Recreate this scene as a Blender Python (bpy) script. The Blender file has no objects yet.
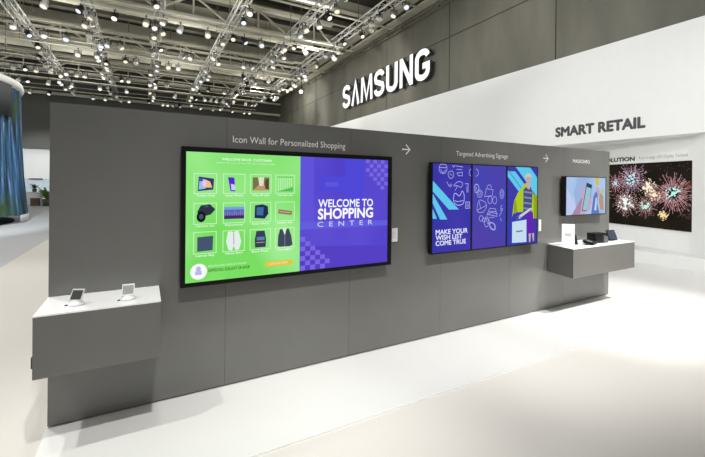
import bpy, math, random
from mathutils import Vector, Matrix
random.seed(11)
S = bpy.context.scene
COL = S.collection
PI = math.pi

# ------------------------------------------------------------------ helpers
def lin(c):
    return tuple((v/255/12.92 if v/255 <= .04045 else ((v/255+.055)/1.055)**2.4) for v in c)

MATS = {}
def mat(name, rgb, rough=.5, metal=0., var=.06, scale=6., spec=.5, stretch=None, bump=0.):
    """principled material whose colour is varied slightly by noise; rgb is sRGB 0..255"""
    if name in MATS: return MATS[name]
    m = bpy.data.materials.new(name); m.use_nodes = True
    nt = m.node_tree; b = nt.nodes['Principled BSDF']
    b.inputs['Roughness'].default_value = rough; b.inputs['Metallic'].default_value = metal
    b.inputs['Specular IOR Level'].default_value = spec
    tc = nt.nodes.new('ShaderNodeTexCoord'); mp = nt.nodes.new('ShaderNodeMapping')
    if stretch: mp.inputs['Scale'].default_value = stretch
    nz = nt.nodes.new('ShaderNodeTexNoise'); nz.inputs['Scale'].default_value = scale; nz.inputs['Detail'].default_value = 5
    rp = nt.nodes.new('ShaderNodeValToRGB')
    l = lin(rgb)
    rp.color_ramp.elements[0].position = .3; rp.color_ramp.elements[1].position = .7
    rp.color_ramp.elements[0].color = tuple(v*(1-var) for v in l)+(1,)
    rp.color_ramp.elements[1].color = tuple(min(1, v*(1+var)) for v in l)+(1,)
    nt.links.new(tc.outputs['Object'], mp.inputs['Vector']); nt.links.new(mp.outputs[0], nz.inputs['Vector'])
    nt.links.new(nz.outputs['Fac'], rp.inputs[0]); nt.links.new(rp.outputs[0], b.inputs['Base Color'])
    if bump:
        bp = nt.nodes.new('ShaderNodeBump'); bp.inputs['Strength'].default_value = bump; bp.inputs['Distance'].default_value = .01
        nt.links.new(nz.outputs['Fac'], bp.inputs['Height']); nt.links.new(bp.outputs[0], b.inputs['Normal'])
    MATS[name] = m
    return m

def glow(name, rgb, k=1., rgb2=None, scale=2., stretch=None):
    """light-giving surface (screens, lamps, lit letters)"""
    if name in MATS: return MATS[name]
    m = bpy.data.materials.new(name); m.use_nodes = True
    nt = m.node_tree; nt.nodes.remove(nt.nodes['Principled BSDF'])
    out = [n for n in nt.nodes if n.type == 'OUTPUT_MATERIAL'][0]
    e = nt.nodes.new('ShaderNodeEmission'); e.inputs['Strength'].default_value = k
    e.inputs['Color'].default_value = lin(rgb)+(1,)
    if rgb2:
        tc = nt.nodes.new('ShaderNodeTexCoord'); mp = nt.nodes.new('ShaderNodeMapping')
        if stretch: mp.inputs['Scale'].default_value = stretch
        nz = nt.nodes.new('ShaderNodeTexNoise'); nz.inputs['Scale'].default_value = scale; nz.inputs['Detail'].default_value = 1
        rp = nt.nodes.new('ShaderNodeValToRGB')
        rp.color_ramp.elements[0].position = .35; rp.color_ramp.elements[1].position = .65
        rp.color_ramp.elements[0].color = lin(rgb)+(1,); rp.color_ramp.elements[1].color = lin(rgb2)+(1,)
        nt.links.new(tc.outputs['Object'], mp.inputs[0]); nt.links.new(mp.outputs[0], nz.inputs['Vector'])
        nt.links.new(nz.outputs['Fac'], rp.inputs[0]); nt.links.new(rp.outputs[0], e.inputs['Color'])
    nt.links.new(e.outputs[0], out.inputs['Surface'])
    MATS[name] = m
    return m

class Fr:
    """a plane in space: origin, right and up directions"""
    def __init__(s, o, ex, ey):
        s.o, s.ex, s.ey = Vector(o), Vector(ex).normalized(), Vector(ey).normalized()
        s.n = s.ex.cross(s.ey)
    def p(s, x, y, z=0.): return s.o + s.ex*x + s.ey*y + s.n*z

class MB:
    def __init__(s): s.v, s.f, s.mi, s.mats, s.sm = [], [], [], [], []
    def m(s, mt):
        if mt not in s.mats: s.mats.append(mt)
        return s.mats.index(mt)
    def add(s, vs, fs, mt, smooth=False):
        b = len(s.v); i = s.m(mt)
        s.v += [tuple(v) for v in vs]
        for f in fs:
            s.f.append([b+k for k in f]); s.mi.append(i); s.sm.append(smooth)
        return s
    def box(s, a, b, mt):
        (x0,y0,z0),(x1,y1,z1) = a, b
        return s.add([(x0,y0,z0),(x1,y0,z0),(x1,y1,z0),(x0,y1,z0),(x0,y0,z1),(x1,y0,z1),(x1,y1,z1),(x0,y1,z1)],
              [(0,3,2,1),(4,5,6,7),(0,1,5,4),(1,2,6,5),(2,3,7,6),(3,0,4,7)], mt)
    def tube(s, p0, p1, r, mt, n=8, r1=None, caps=True):
        p0, p1 = Vector(p0), Vector(p1); d = (p1-p0).normalized()
        a = d.orthogonal().normalized(); b = d.cross(a); r1 = r if r1 is None else r1
        vs = []
        for q, rr in ((p0, r), (p1, r1)):
            vs += [q + a*rr*math.cos(2*PI*k/n) + b*rr*math.sin(2*PI*k/n) for k in range(n)]
        s.add(vs, [(k, (k+1) % n, n+(k+1) % n, n+k) for k in range(n)], mt, n > 5)
        if caps: s.add(vs, [tuple(range(n-1, -1, -1)), tuple(range(n, 2*n))], mt)
        return s
    def lathe(s, prof, o, axis, mt, n=14):
        """prof: (radius, distance along axis) pairs"""
        o = Vector(o); d = Vector(axis).normalized(); a = d.orthogonal().normalized(); b = d.cross(a); vs = []
        for r, h in prof:
            vs += [o + d*h + a*r*math.cos(2*PI*k/n) + b*r*math.sin(2*PI*k/n) for k in range(n)]
        fs = []
        for j in range(len(prof)-1):
            fs += [(j*n+k, j*n+(k+1) % n, (j+1)*n+(k+1) % n, (j+1)*n+k) for k in range(n)]
        return s.add(vs, fs, mt, True)
    def poly(s, fr, pts, z, mt):
        return s.add([fr.p(x, y, z) for x, y in pts], [tuple(range(len(pts)))], mt)
    def rect(s, fr, x0, x1, y0, y1, z, mt): return s.poly(fr, [(x0,y0),(x1,y0),(x1,y1),(x0,y1)], z, mt)
    def disc(s, fr, x, y, rx, ry, z, mt, n=20, rot=0):
        c, q = math.cos(rot), math.sin(rot); pts = []
        for k in range(n):
            a, b = rx*math.cos(2*PI*k/n), ry*math.sin(2*PI*k/n)
            pts.append((x+a*c-b*q, y+a*q+b*c))
        return s.poly(fr, pts, z, mt)
    def stroke(s, fr, pts, w, z, mt, depth=0., closed=False):
        """a line of constant width through pts, mitred; with depth it gets thickness behind the front face"""
        n = len(pts); L, R = [], []
        for i in range(n):
            a = Vector(pts[i]) - Vector(pts[i-1]) if (i > 0 or closed) else None
            b = Vector(pts[(i+1) % n]) - Vector(pts[i]) if (i < n-1 or closed) else None
            a = a if a is not None and a.length > 1e-9 else b; b = b if b is not None and b.length > 1e-9 else a
            na = Vector((-a.y, a.x)).normalized(); nb = Vector((-b.y, b.x)).normalized()
            m = (na+nb); m = m.normalized() if m.length > 1e-6 else na
            k = min(2., 1/max(.3, m.dot(na)))
            L.append(Vector(pts[i]) + m*w/2*k); R.append(Vector(pts[i]) - m*w/2*k)
        vs = [fr.p(q.x, q.y, z) for q in L] + [fr.p(q.x, q.y, z) for q in R]
        rng = range(n if closed else n-1)
        s.add(vs, [(n+i, n+(i+1) % n, (i+1) % n, i) for i in rng], mt)
        return L, R
    def prism(s, fr, pts, z0, z1, mt, side=None):
        n = len(pts)
        vs = [fr.p(x, y, z0) for x, y in pts] + [fr.p(x, y, z1) for x, y in pts]
        s.add(vs, [tuple(range(n-1, -1, -1))], side or mt); s.add(vs, [tuple(range(n, 2*n))], mt)
        return s.add(vs, [(i, (i+1) % n, n+(i+1) % n, n+i) for i in range(n)], side or mt)
    def text(s, fr, string, x0, x1, y0, cap, z, mt, bold=0., thick=0., spacing=1.):
        # bold: the same outline laid down again around itself
        if bold:
            b0 = 0.; off = bold
            vs0, fs0 = text_mesh(string, b0, spacing); vs, fs = [], []
            ring_ = [(0,0)] + ([(off*math.cos(PI*k/4), off*math.sin(PI*k/4)) for k in range(8)])
            for j, (dx, dy) in enumerate(ring_):
                n0 = len(vs); vs += [(v[0]+dx, v[1]+dy, j*2e-4) for v in vs0]; fs += [tuple(n0+i for i in f_) for f_ in fs0]
        else:
            vs, fs = text_mesh(string, 0., spacing)
        xa = min(v[0] for v in vs); xb = max(v[0] for v in vs)
        kx = (x1-x0)/(xb-xa); ky = cap/CAP
        out = [fr.p(x0+(v[0]-xa)*kx, y0+v[1]*ky, z+v[2]) for v in vs]
        s.add(out, fs, mt)
        return s
    def build(s, name, parent=None, bevel=0.):
        me = bpy.data.meshes.new(name); me.from_pydata(s.v, [], s.f)
        for m in s.mats: me.materials.append(m)
        me.polygons.foreach_set('material_index', s.mi); me.polygons.foreach_set('use_smooth', s.sm)
        me.update()
        o = bpy.data.objects.new(name, me); COL.objects.link(o)
        if parent is not None: o.parent = parent
        if bevel:
            b = o.modifiers.new('edge', 'BEVEL'); b.width = bevel; b.segments = 2; b.limit_method = 'ANGLE'
        return o

_TX = {}
def text_mesh(string, bold=0., spacing=1.):
    key = (string, bold, spacing)
    if key in _TX: return _TX[key]
    c = bpy.data.curves.new('t', 'FONT'); c.body = string; c.size = 1.; c.offset = bold; c.space_character = spacing
    c.resolution_u = 3; c.fill_mode = 'FRONT'
    o = bpy.data.objects.new('t', c); COL.objects.link(o)
    dg = bpy.context.evaluated_depsgraph_get(); dg.update()
    me = bpy.data.meshes.new_from_object(o.evaluated_get(dg))
    vs = [tuple(v.co) for v in me.vertices]; fs = [tuple(p.vertices) for p in me.polygons]
    bpy.data.objects.remove(o); bpy.data.curves.remove(c); bpy.data.meshes.remove(me)
    _TX[key] = (vs, fs)
    return vs, fs
CAP = max(v[1] for v in text_mesh('H')[0])

def tag(o, label=None, cat=None, group=None, kind=None):
    if label: o['label'] = label
    if cat: o['category'] = cat
    if group: o['group'] = group
    if kind: o['kind'] = kind
    return o
def thing(name, label, cat, loc=(0,0,0), group=None):
    o = bpy.data.objects.new(name, None); COL.objects.link(o); o.location = loc; o.empty_display_size = .1
    return tag(o, label, cat, group)
def struct(o): o['kind'] = 'structure'; return o
def at_thing(o, loc):
    """geometry was written in world metres: keep it there under an Empty that stands at loc"""
    for ch in o.children: ch.matrix_parent_inverse = Matrix.Translation(-Vector(loc))
def copy_tree(o, parent=None):
    c = o.copy(); COL.objects.link(c)
    if parent is not None: c.parent = parent
    for ch in list(o.children): copy_tree(ch, c)
    return c

# ------------------------------------------------------------------ materials
M_grey   = mat('graphite laminate', (104,104,101), .27, var=.03, scale=3, spec=.75)
M_greyct = mat('graphite counter laminate', (106,105,102), .36, var=.03, scale=3, spec=.4)
M_core   = mat('dark joint', (38,38,37), .7)
M_white  = mat('white lacquer top', (240,240,240), .3, var=.01)
M_plat   = mat('white platform laminate', (232,232,229), .3, var=.012, scale=2)
M_carpet = mat('cream carpet', (217,213,206), .95, var=.03, scale=90, bump=.15)
M_aisle  = mat('grey aisle carpet', (190,192,195), .95, var=.05, scale=60, bump=.15)
M_wwall  = mat('white painted wall', (242,243,242), .6, var=.01)
M_conc   = mat('hall concrete wall', (118,117,106), .8, var=.2, scale=.9, stretch=(1,1,.35), bump=.1)
M_concj  = mat('hall wall joint', (70,69,62), .9)
M_backw  = mat('far hall wall', (86,86,82), .85, var=.06, scale=.5)
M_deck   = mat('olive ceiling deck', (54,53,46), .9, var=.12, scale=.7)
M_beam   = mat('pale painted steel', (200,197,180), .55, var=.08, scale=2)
M_beamd  = mat('dark painted steel', (118,116,102), .6, var=.1, scale=2)
M_alu    = mat('truss aluminium', (192,192,187), .45, metal=.15, var=.08, scale=5)
M_lampg  = mat('lamp housing grey', (190,190,184), .4, metal=.3)
M_lampk  = mat('lamp housing black', (30,30,32), .5)
M_blk    = mat('black plastic', (9,9,10), .4, var=.1, spec=.25)
M_blk2   = mat('black matt plastic', (16,16,17), .6, var=.1, spec=.25)
M_silver = mat('silver plastic', (205,204,200), .3, metal=.2, var=.03)
M_whp    = mat('white plastic', (232,232,230), .3, var=.02)
M_letter = mat('white vinyl lettering', (236,236,234), .6, var=.01)
M_dletter= mat('dark grey lettering', (70,71,73), .6, var=.03)
M_lgrey  = mat('light grey lettering', (170,171,166), .6, var=.03)
G = lambda n, c, k=1., **kw: glow('glow '+n, c, k, **kw)

# ------------------------------------------------------------------ the room
HZ = 11.8
def room():
    b = MB().box((-2.6,-9,-.1),(12.5,39,0), M_carpet); struct(b.build('floor'))
    b = MB().box((-32,-9,-.1),(-2.6,39,0), M_aisle); struct(b.build('floor'))
    b = MB().box((-.606,2.52,0),(10.3,9.6,.012), M_plat); struct(b.build('floor'))
    # hall wall on the right: concrete slabs with open joints
    b = MB()
    ys = [-9,-2.3,2.95,8.2,13.45,18.68,23.9,29.15,34.4,39]; zs = [0,4.4,8.72,HZ]
    for i in range(len(ys)-1):
        for j in range(len(zs)-1):
            b.box((12.5,ys[i]+.02,zs[j]+.02),(12.75,ys[i+1]-.02,zs[j+1]-.02), M_conc)
    b.box((12.53,-9,0),(12.76,39,HZ), M_concj)
    struct(b.build('wall_right'))
    # far wall, open below at the left where the neighbouring stand shows
    b = MB().box((-32,39,4.43),(12.5,39.3,HZ), M_backw).box((-5.6,39,0),(12.5,39.3,4.43), M_backw)
    struct(b.build('wall_back'))
    # white stand wall: fascia over a recess, return to the floor on the near side
    b = MB()
    b.box((10.3,-3.5,2.97),(10.6,24,5.42), M_wwall)
    b.box((10.3,-3.5,.0),(10.6,3.34,2.97), M_wwall)
    b.box((10.3,9.7,0),(10.6,24,2.97), M_wwall)
    b.box((10.6,3.3,2.97),(12.5,9.8,3.05), M_wwall)          # soffit
    b.box((10.31,3.34,0),(12.5,9.7,.3), M_wwall)             # plinth
    plan = [(10.3,3.34),(10.4,3.44),(10.52,3.56),(10.66,3.7),(10.78,3.82),(10.85,3.92)]
    plan += [(10.85+.2656*s, 3.92+.964*s) for s in (.4,1,2,3,4,5,6)]
    n = len(plan)
    b.add([(x,y,.3) for x,y in plan]+[(x,y,2.97) for x,y in plan], [(i+1,i,n+i,n+i+1) for i in range(n-1)], M_wwall, True)
    struct(b.build('wall_showcase'))
    # ceiling deck
    b = MB().box((-15,6,HZ),(12.75,39.3,HZ+.3), M_deck); 
    struct(b.build('ceiling'))
room()

# ------------------------------------------------------------------ ceiling steel
def girder(y):
    r = tag(thing('roof_girder', None, None, (0,y,9.6)), kind='structure')
    for z, h in ((9.6,.16),(10.75,.2)):
        MB().box((-15,-.16,z-9.6),(9.35,.16,z-9.6+h), M_beam).build('chord', r)
    w = MB(); x = -15.; k = 0
    while x < 9.2:
        x2 = min(x+1.55, 9.3)
        a, c = (.16, 1.15) if k % 2 == 0 else (1.15, .16)
        w.tube((x,0,a),(x2,0,c), .055, M_beam, 6)
        if k % 2: w.tube((x,0,.16),(x,0,1.15), .045, M_beam, 6)
        x = x2; k += 1
    w.build('lattice_web', r)
for y in (12.6, 19.6, 26.8, 33.8): girder(y)
b = MB().box((-15,38.2,8.75),(12.4,38.4,8.95), M_beam).box((-15,38.15,9.9),(12.4,38.4,10.05), M_beam)
struct(b.build('ceiling_beam'))
for i, (y, z) in enumerate(((14.3,10.2),(16.4,9.9),(18.9,10.6),(20.6,10.0),(23.1,10.7),(24.9,9.8),(27.6,10.3),(29.2,10.8),(31.6,9.9),(33.0,10.5),(36.6,10.2))):
    struct(MB().tube((-15,y,z),(11.3,y,z), .05, M_beam, 8).build('ceiling_beam'))
for i in range(13):
    y = 9. + i*2.38
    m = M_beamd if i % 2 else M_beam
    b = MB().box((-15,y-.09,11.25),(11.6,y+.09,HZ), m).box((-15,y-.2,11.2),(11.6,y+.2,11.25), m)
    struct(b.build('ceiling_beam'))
for i, (y, z, r) in enumerate(((15.4,10.5,.34),(22.4,10.55,.26),(30.6,10.5,.3),(25.8,10.4,.14))):
    b = MB().tube((-15,y,z),(9.3 if i else 6.5,y,z), r, M_beam, 14)
    for k in range(11):
        b.lathe([(r+.02,0),(r+.02,.1)],(-14+k*2.2,y,z),(1,0,0),M_beam,14)
        b.tube((-14+k*2.2,y,z+r-.03),(-14+k*2.2,y,HZ), .02, M_beamd, 6)
    tag(b.build('ventilation_duct'), ['thick pale round duct crossing the ceiling above the frontmost girder','pale round duct running just behind the second roof girder','pale round duct high over the far end of the hall','thin pale pipe crossing the middle of the ceiling'][i], 'duct')
# edge beam and service rails along the concrete wall
b = MB().box((11.65,8,10.95),(11.95,38.9,11.3), M_beam).box((11.95,8,10.72),(12.45,38.9,10.79), M_beam)
for k in range(9): b.box((11.95,10+k*3,10.79),(12.5,10.1+k*3,10.93), M_beam)
struct(b.build('ceiling_beam'))
b = MB()
for dz in (0,.22): b.tube((12.3,9,10.25+dz),(12.3,38.8,10.25+dz), .035, M_beamd, 6)
for k in range(19): b.tube((12.3,9.5+k*1.5,10.2),(12.3,9.5+k*1.5,10.55), .03, M_beamd, 6); b.tube((12.3,9.5+k*1.5,10.4),(12.52,9.5+k*1.5,10.4), .03, M_beamd, 6)
tag(b.build('cable_rail'), 'thin double rail fixed along the top of the concrete wall', 'rail')

ORD = ['first','second','third','fourth','fifth','sixth']
TX = [-4.95,-2.1,.55,3.55,6.5,9.6]
def truss(i, x):
    z, w, h = 9.05, .34, .34
    if i == 5: z = 9.75
    r = thing('lighting_truss', ORD[i]+' lattice lighting truss from the left, running away under the hall ceiling', 'truss', (x,9,z), 'lattice lighting trusses')
    L = 29.
    for sx in (-1,1):
        for sz in (0,1):
            MB().tube((sx*w/2,0,sz*h),(sx*w/2,L,sz*h), .035, M_alu, 6).build('chord', r)
    b = MB(); n = 62; st = L/n
    for k in range(n):
        y0, y1 = k*st, (k+1)*st
        f = 1 if k % 2 else -1
        for z_ in (0,h): b.tube((-f*w/2,y0,z_),(f*w/2,y1,z_), .016, M_alu, 5, caps=False)
        for s_ in (-1,1): b.tube((s_*w/2,y0,0 if f > 0 else h),(s_*w/2,y1,h if f > 0 else 0), .016, M_alu, 5, caps=False)
    b.build('lattice', r)
    for k in range(5):
        hb = MB()
        for s_ in (-1,1): hb.tube((s_*w/2,2+k*6,h),(0,2+k*6,h+.3), .012, M_beamd, 5)
        hb.tube((0,2+k*6,h+.3),(0,2+k*6,HZ-z), .014, M_beamd, 5)
        hb.build('hanger', r)
    return z
TZ = [truss(i, x) for i, x in enumerate(TX)]
PIPES = [(17.9,8.7),(21.4,8.62),(24.0,8.7),(28.3,8.62),(32.0,8.7),(35.6,8.66)]
for i, (y, z) in enumerate(PIPES):
    r = thing('lighting_pipe', ORD[i]+' crosswise lighting pipe counted from the front, hung under the ceiling', 'pipe', (0,y,z), 'crosswise lighting pipes')
    MB().tube((-15,0,0),(9.2,0,0), .035, M_beam, 8).tube((-15,0,.3),(9.2,0,.3), .025, M_beam, 8).build('rail', r)
    for k in range(8): MB().tube((-14+k*2.9,0,0),(-14+k*2.9,0,HZ-z), .018, M_beamd, 5).build('hanger', r)

# ------------------------------------------------------------------ spotlights
def make_spot(kind):
    """hanging can spotlight aimed down and forward; origin at its clamp"""
    r = bpy.data.objects.new('stage_spotlight', None)
    body = M_lampg if kind != 2 else M_lampk
    MB().tube((0,0,.02),(0,0,-.14), .022, M_lampk, 6).box((-.05,-.03,-.03),(.05,.03,.05), M_lampk).build('clamp', r)
    y = MB().box((-.17,-.02,-.16),(.17,.02,-.135), M_lampk)
    for s in (-1,1): y.box((s*.17-.012,-.02,-.36),(s*.17+.012,.02,-.14), M_lampk)
    y.build('yoke', r)
    d = Vector((.1,-.62,-.78)).normalized(); c = Vector((0,0,-.34))
    if kind == 1: d = Vector((-.25,-.35,-.9)).normalized()
    o = c - d*.2
    MB().lathe([(.0,0),(.09,.0),(.125,.05),(.125,.22),(.15,.24),(.15,.4),(.135,.4),(.12,.36)], o, d, body, 14).build('housing', r)
    lm = [G('lamp white',(255,252,240),1.3), G('lamp warm',(255,240,208),1.2), G('lamp cool',(232,240,255),1.2), G('lamp faint',(225,222,205),.55)]
    le = []
    for q in range(4):
        le.append(MB().lathe([(.125,.365),(.06,.385),(0,.39)], o, d, lm[q], 14))
    lens = le[0].build('lens', r)
    meshes = [lens.data]
    for q in range(1,4):
        t = le[q].build('lens'); meshes.append(t.data); bpy.data.objects.remove(t)
    return r, meshes
PROTO = [make_spot(k) for k in range(3)]
# camera used only to leave out lamps the photograph shows nothing of
yaw = math.atan2(209.5, 381); FX, FY = math.sin(yaw), math.cos(yaw)
def in_view(x, y, z):
    dep = x*FX+y*FY
    if dep < 3: return False
    u = 352.5+381*(x*FY-y*FX)/dep; v = 183.9-381*(z-1.82)/dep
    lo = 101+.09*(u-50) if u > 48 else 112
    return 3 < u < 450 and 2 < v < lo-2 and v < 118-(u-270)*.5
spots = []
for i, x in enumerate(TX):
    y = 10.+.4*i
    while y < 37.5:
        if min(abs(y-p_[0]) for p_ in PIPES) > .35: spots.append((x+random.choice((-.17,.17)), y, TZ[i], 'spotlights on the %s lattice truss' % ORD[i], 'small round spotlight hanging from the %s lattice truss from the left' % ORD[i]))
        y += random.uniform(.5,1.2)
for i, (y, z) in enumerate(PIPES):
    x = -12.
    while x < 9.1:
        if min(abs(x-t_) for t_ in TX) > .4 and math.hypot(x+9.76, y-21.9) > 5.5: spots.append((x, y, z, 'spotlights on the %s crosswise pipe' % ORD[i], 'small round spotlight hanging from the %s crosswise lighting pipe' % ORD[i]))
        x += random.choice((.42,.5,.8,1.1,1.6))
count = 0
for x, y, z, grp, lab in spots:
    if not in_view(x, y, z-.3): continue
    k = random.choices((0,1,2),(5,3,2))[0]
    proto, lens = PROTO[k]
    r = proto.copy(); COL.objects.link(r)
    r.location = (x,y,z-.02); r.scale = (.85,)*3; r.rotation_euler = (0,0,random.uniform(-.9,.9)); tag(r, lab, 'spotlight', grp)
    q = random.choices((0,1,2,3),(4,3,2,3))[0]
    for ch in proto.children:
        c = ch.copy(); COL.objects.link(c); c.parent = r
        if ch.name.startswith('lens'): c.data = lens[q]
    count += 1
for proto, _ in PROTO:
    for ch in list(proto.children): bpy.data.objects.remove(ch)
    bpy.data.objects.remove(proto)
print('spotlights', count)
# spotlights fixed along the concrete wall, one shining straight at the viewer
wall_l = 'small white spotlight on the rail along the concrete wall'
for k, y in enumerate((29.6,32.1,33.2,34.2,30.7,37.2,37.8,38.4)):
    bright = (k == 4)
    r = thing('rail_spotlight', 'brightest star-like white spotlight beside the concrete wall left of the big letters' if bright else wall_l, 'spotlight', (11.8,y,10.95 if not bright else 10.2), 'spotlights along the concrete wall')
    MB().box((-.03,-.03,-.42),(.03,.03,.75 if bright else 0), M_lampk).build('bracket', r)
    d = Vector((-.45,-.8,-.4)).normalized()
    MB().lathe([(0,0),(.1,0),(.15,.1),(.15,.34),(.13,.33)], Vector((0,0,-.5))-d*.12, d, M_whp, 14).build('housing', r)
    MB().lathe([(.13,.325),(0,.335)], Vector((0,0,-.5))-d*.12, d, G('star lamp',(255,255,255),14) if bright else G('lamp white',(255,252,240),1.3), 14).build('lens', r)
for k, (x, y, z) in enumerate(((6.9,16.4,10.2),(8.4,21.3,9.9),(4.6,20.8,10.2))):
    r = thing('tube_light', ['bright tube light under the ceiling nearest the white lit letters','tube light in the middle of the ceiling beside the concrete wall','tube light between the fourth and fifth lattice trusses'][k], 'lamp', (x,y,z), 'tube lights under the ceiling')
    MB().box((-.9,-.06,0),(.9,.06,.08), M_whp).build('housing', r)
    MB().tube((-.88,0,-.03),(.88,0,-.03), .035, G('tube',(255,250,235),2.0), 8).build('tube', r)
    for s in (-.7,.7): MB().tube((s,0,.08),(s,0,HZ-z), .012, M_beamd, 5).build('hanger', r)

# ------------------------------------------------------------------ the display partition
WX0, WX1, WY, WH = -.6, 6.817, 3.505, 2.4
SEAM = [WX0,.649,1.898,3.144,4.37,5.58,WX1]
FW = Fr((0,WY,0),(1,0,0),(0,0,1))
wall = tag(thing('display_partition', 'long grey freestanding display partition carrying the screens and two counters', 'partition', (3.1,3.6,0)), kind='thing')
MB().box((WX0+.02,WY+.02,.0),(WX1-.02,WY+.28,WH-.02), M_core).build('core', wall)
for i in range(6):
    MB().box((SEAM[i]+.001,WY,.025),(SEAM[i+1]-.001,WY+.02,WH), M_grey).build('panel', wall)
MB().box((WX0,WY+.021,.025),(WX0+.019,WY+.3,WH), M_grey).box((WX1-.019,WY+.021,.025),(WX1,WY+.3,WH), M_grey).build('end_panel', wall)
MB().box((WX0+.02,WY+.281,.025),(WX1-.02,WY+.3,WH), M_grey).build('back_panel', wall)
MB().box((WX0,WY+.0205,WH-.0195),(WX1,WY+.3,WH), M_grey).build('top_cap', wall)
def wall_text(s, x0, x1, y0, cap, bold, label):
    o = MB().text(FW, s, x0, x1, y0, cap, .0015, M_letter, bold).build('lettering', wall); o['label'] = label
wall_text('Icon Wall for Personalized Shopping', .702, 1.838, 2.182, .06, .0, 'white lettering above the largest screen')
wall_text('Targeted Advertising Signage', 3.385, 4.318, 2.182, .056, .0, 'white lettering above the three-panel screen')
wall_text('MAGICINFO', 5.79, 6.24, 2.178, .052, .02, 'white lettering above the smallest screen')
for x in (2.56, 5.075):
    b = MB(); y = 2.217
    b.stroke(FW, [(x,y),(x+.105,y)], .014, .0015, M_letter); b.stroke(FW, [(x+.055,y+.055),(x+.112,y),(x+.055,y-.055)], .014, .0017, M_letter)
    o = b.build('arrow', wall); o['label'] = 'white arrow after the first heading' if x < 4 else 'white arrow after the second heading'
at_thing(wall, (3.1,3.6,0))

# ------------------------------------------------------------------ screens
Y_F = 3.405
def tv_case(root, x0, x1, z0, z1, sx0, sx1, sz0, sz1, back=3.475):
    MB().box((x0,Y_F+.008,z0),(x1,back,z1), M_blk2).build('housing', root, .004)
    f = Fr((0,Y_F,0),(1,0,0),(0,0,1)); b = MB()
    for (a,c,d,e) in ((x0,x1,z0,sz0),(x0,x1,sz1,z1),(x0,sx0,sz0,sz1),(sx1,x1,sz0,sz1)):
        b.prism(f, [(a,d),(c,d),(c,e),(a,e)], -.008, 0, M_blk)
    b.build('bezel', root)
    MB().box(((x0+x1)/2-.25,back,(z0+z1)/2-.2),((x0+x1)/2+.25,WY,(z0+z1)/2+.2), M_core).build('wall_mount', root)

# --- largest screen: icon wall
t1 = thing('display_screen', 'largest wall screen, green icon grid on the left and purple welcome picture on the right', 'screen', (1.31,3.45,.95), 'screens on the grey partition')
tv_case(t1, .275,2.358,.952,2.118, .31,2.308,.987,2.076)
W1, H1 = 1.998, 1.089
F1 = Fr((.31,Y_F+.0055,.987),(1,0,0),(0,0,1))
def X(f): return f*W1
def Y(f): return f*H1
b = MB()
gA = G('green',(122,222,98),1,rgb2=(160,238,146),scale=1.6)
b.rect(F1,0,X(.5),0,H1,0,gA)
gT = G('green tile',(176,238,160)); gL = G('pale green line',(205,246,198)); gW = G('white',(250,252,252))
b.text(F1,'WELCOME BACK, CUSTOMER',X(.141),X(.361),Y(.944),Y(.017),.0009,gW,.01)
b.text(F1,'Select an icon to see the personalized offer',X(.12),X(.38),Y(.918),Y(.012),.0009,gL,.005)
cols = [(.031,.121),(.149,.24),(.265,.358),(.381,.471)]; rows = [(.68,.835),(.445,.605),(.217,.383)]
for ci,(a,c) in enumerate(cols):
    for ri,(d,e) in enumerate(rows):
        b.stroke(F1,[(X(a),Y(d)),(X(c),Y(d)),(X(c),Y(e)),(X(a),Y(e))],.006,.0006,gL,closed=True)
        b.text(F1,['Tablet Deal','Smart Phone','City Break','Curtain Set','Camera Kit','Panorama','Smart Watch','Leather Belt','Laptop Bag','White Shirt','Back Pack','Cardigan'][ri*4+ci],X(a+.008),X(c-.008),Y(d-.022),Y(.014),.0006,gW,.004)
def tile(ci, ri):
    a,c = cols[ci]; d,e = rows[ri]
    w, h = X(c-a), Y(e-d)
    return Fr(F1.p(X(a),Y(d),.0010),(1,0,0),(0,0,1)), w, h
z = .0004
f,w,h = tile(0,0)   # tablet with colourful picture
b.poly(f,[(.16*w,.12*h),(.85*w,.2*h),(.88*w,.75*h),(.2*w,.85*h)],0,G('navy',(52,52,110)))
b.poly(f,[(.2*w,.2*h),(.5*w,.25*h),(.52*w,.7*h),(.24*w,.76*h)],z,G('sky',(150,190,240)))
b.poly(f,[(.45*w,.3*h),(.8*w,.3*h),(.7*w,.6*h),(.5*w,.7*h)],z*1.5,G('peach',(240,190,130)))
b.disc(f,.45*w,.5*h,.1*w,.16*h,z*2,G('pale pink',(230,200,225)))
b.disc(f,.3*w,.68*h,.08*w,.08*h,z*2,G('violet dot',(90,70,180)))
f,w,h = tile(1,0)   # phone
b.poly(f,[(.32*w,.12*h),(.55*w,.1*h),(.5*w,.82*h),(.2*w,.84*h)],0,G('violet',(90,40,205)))
b.poly(f,[(.36*w,.18*h),(.55*w,.16*h),(.52*w,.45*h),(.34*w,.5*h)],z,G('lilac',(210,205,250)))
f,w,h = tile(2,0)   # street photo
b.rect(f,.1*w,.9*w,.15*h,.85*h,0,G('olive',(120,115,75)))
b.poly(f,[(.1*w,.15*h),(.9*w,.15*h),(.6*w,.5*h),(.45*w,.5*h)],z,G('tan',(190,150,110)))
b.poly(f,[(.42*w,.4*h),(.62*w,.4*h),(.66*w,.85*h),(.36*w,.85*h)],z*1.5,G('haze',(225,225,200)))
b.poly(f,[(.7*w,.25*h),(.9*w,.2*h),(.9*w,.8*h),(.72*w,.7*h)],z*2,G('brown',(90,70,50)))
f,w,h = tile(3,0)   # curtain
for k in range(7): b.rect(f,(.12+.115*k)*w,(.16+.115*k)*w,.12*h,.9*h,0,G('pale mint',(200,245,195)))
b.rect(f,.08*w,.92*w,.86*h,.9*h,z,G('mid green',(90,190,90)))
b.poly(f,[(.08*w,.1*h),(.92*w,.1*h),(.92*w,.35*h)],z*.5,G('mid green',(90,190,90)))
f,w,h = tile(0,1)   # camera
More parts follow.
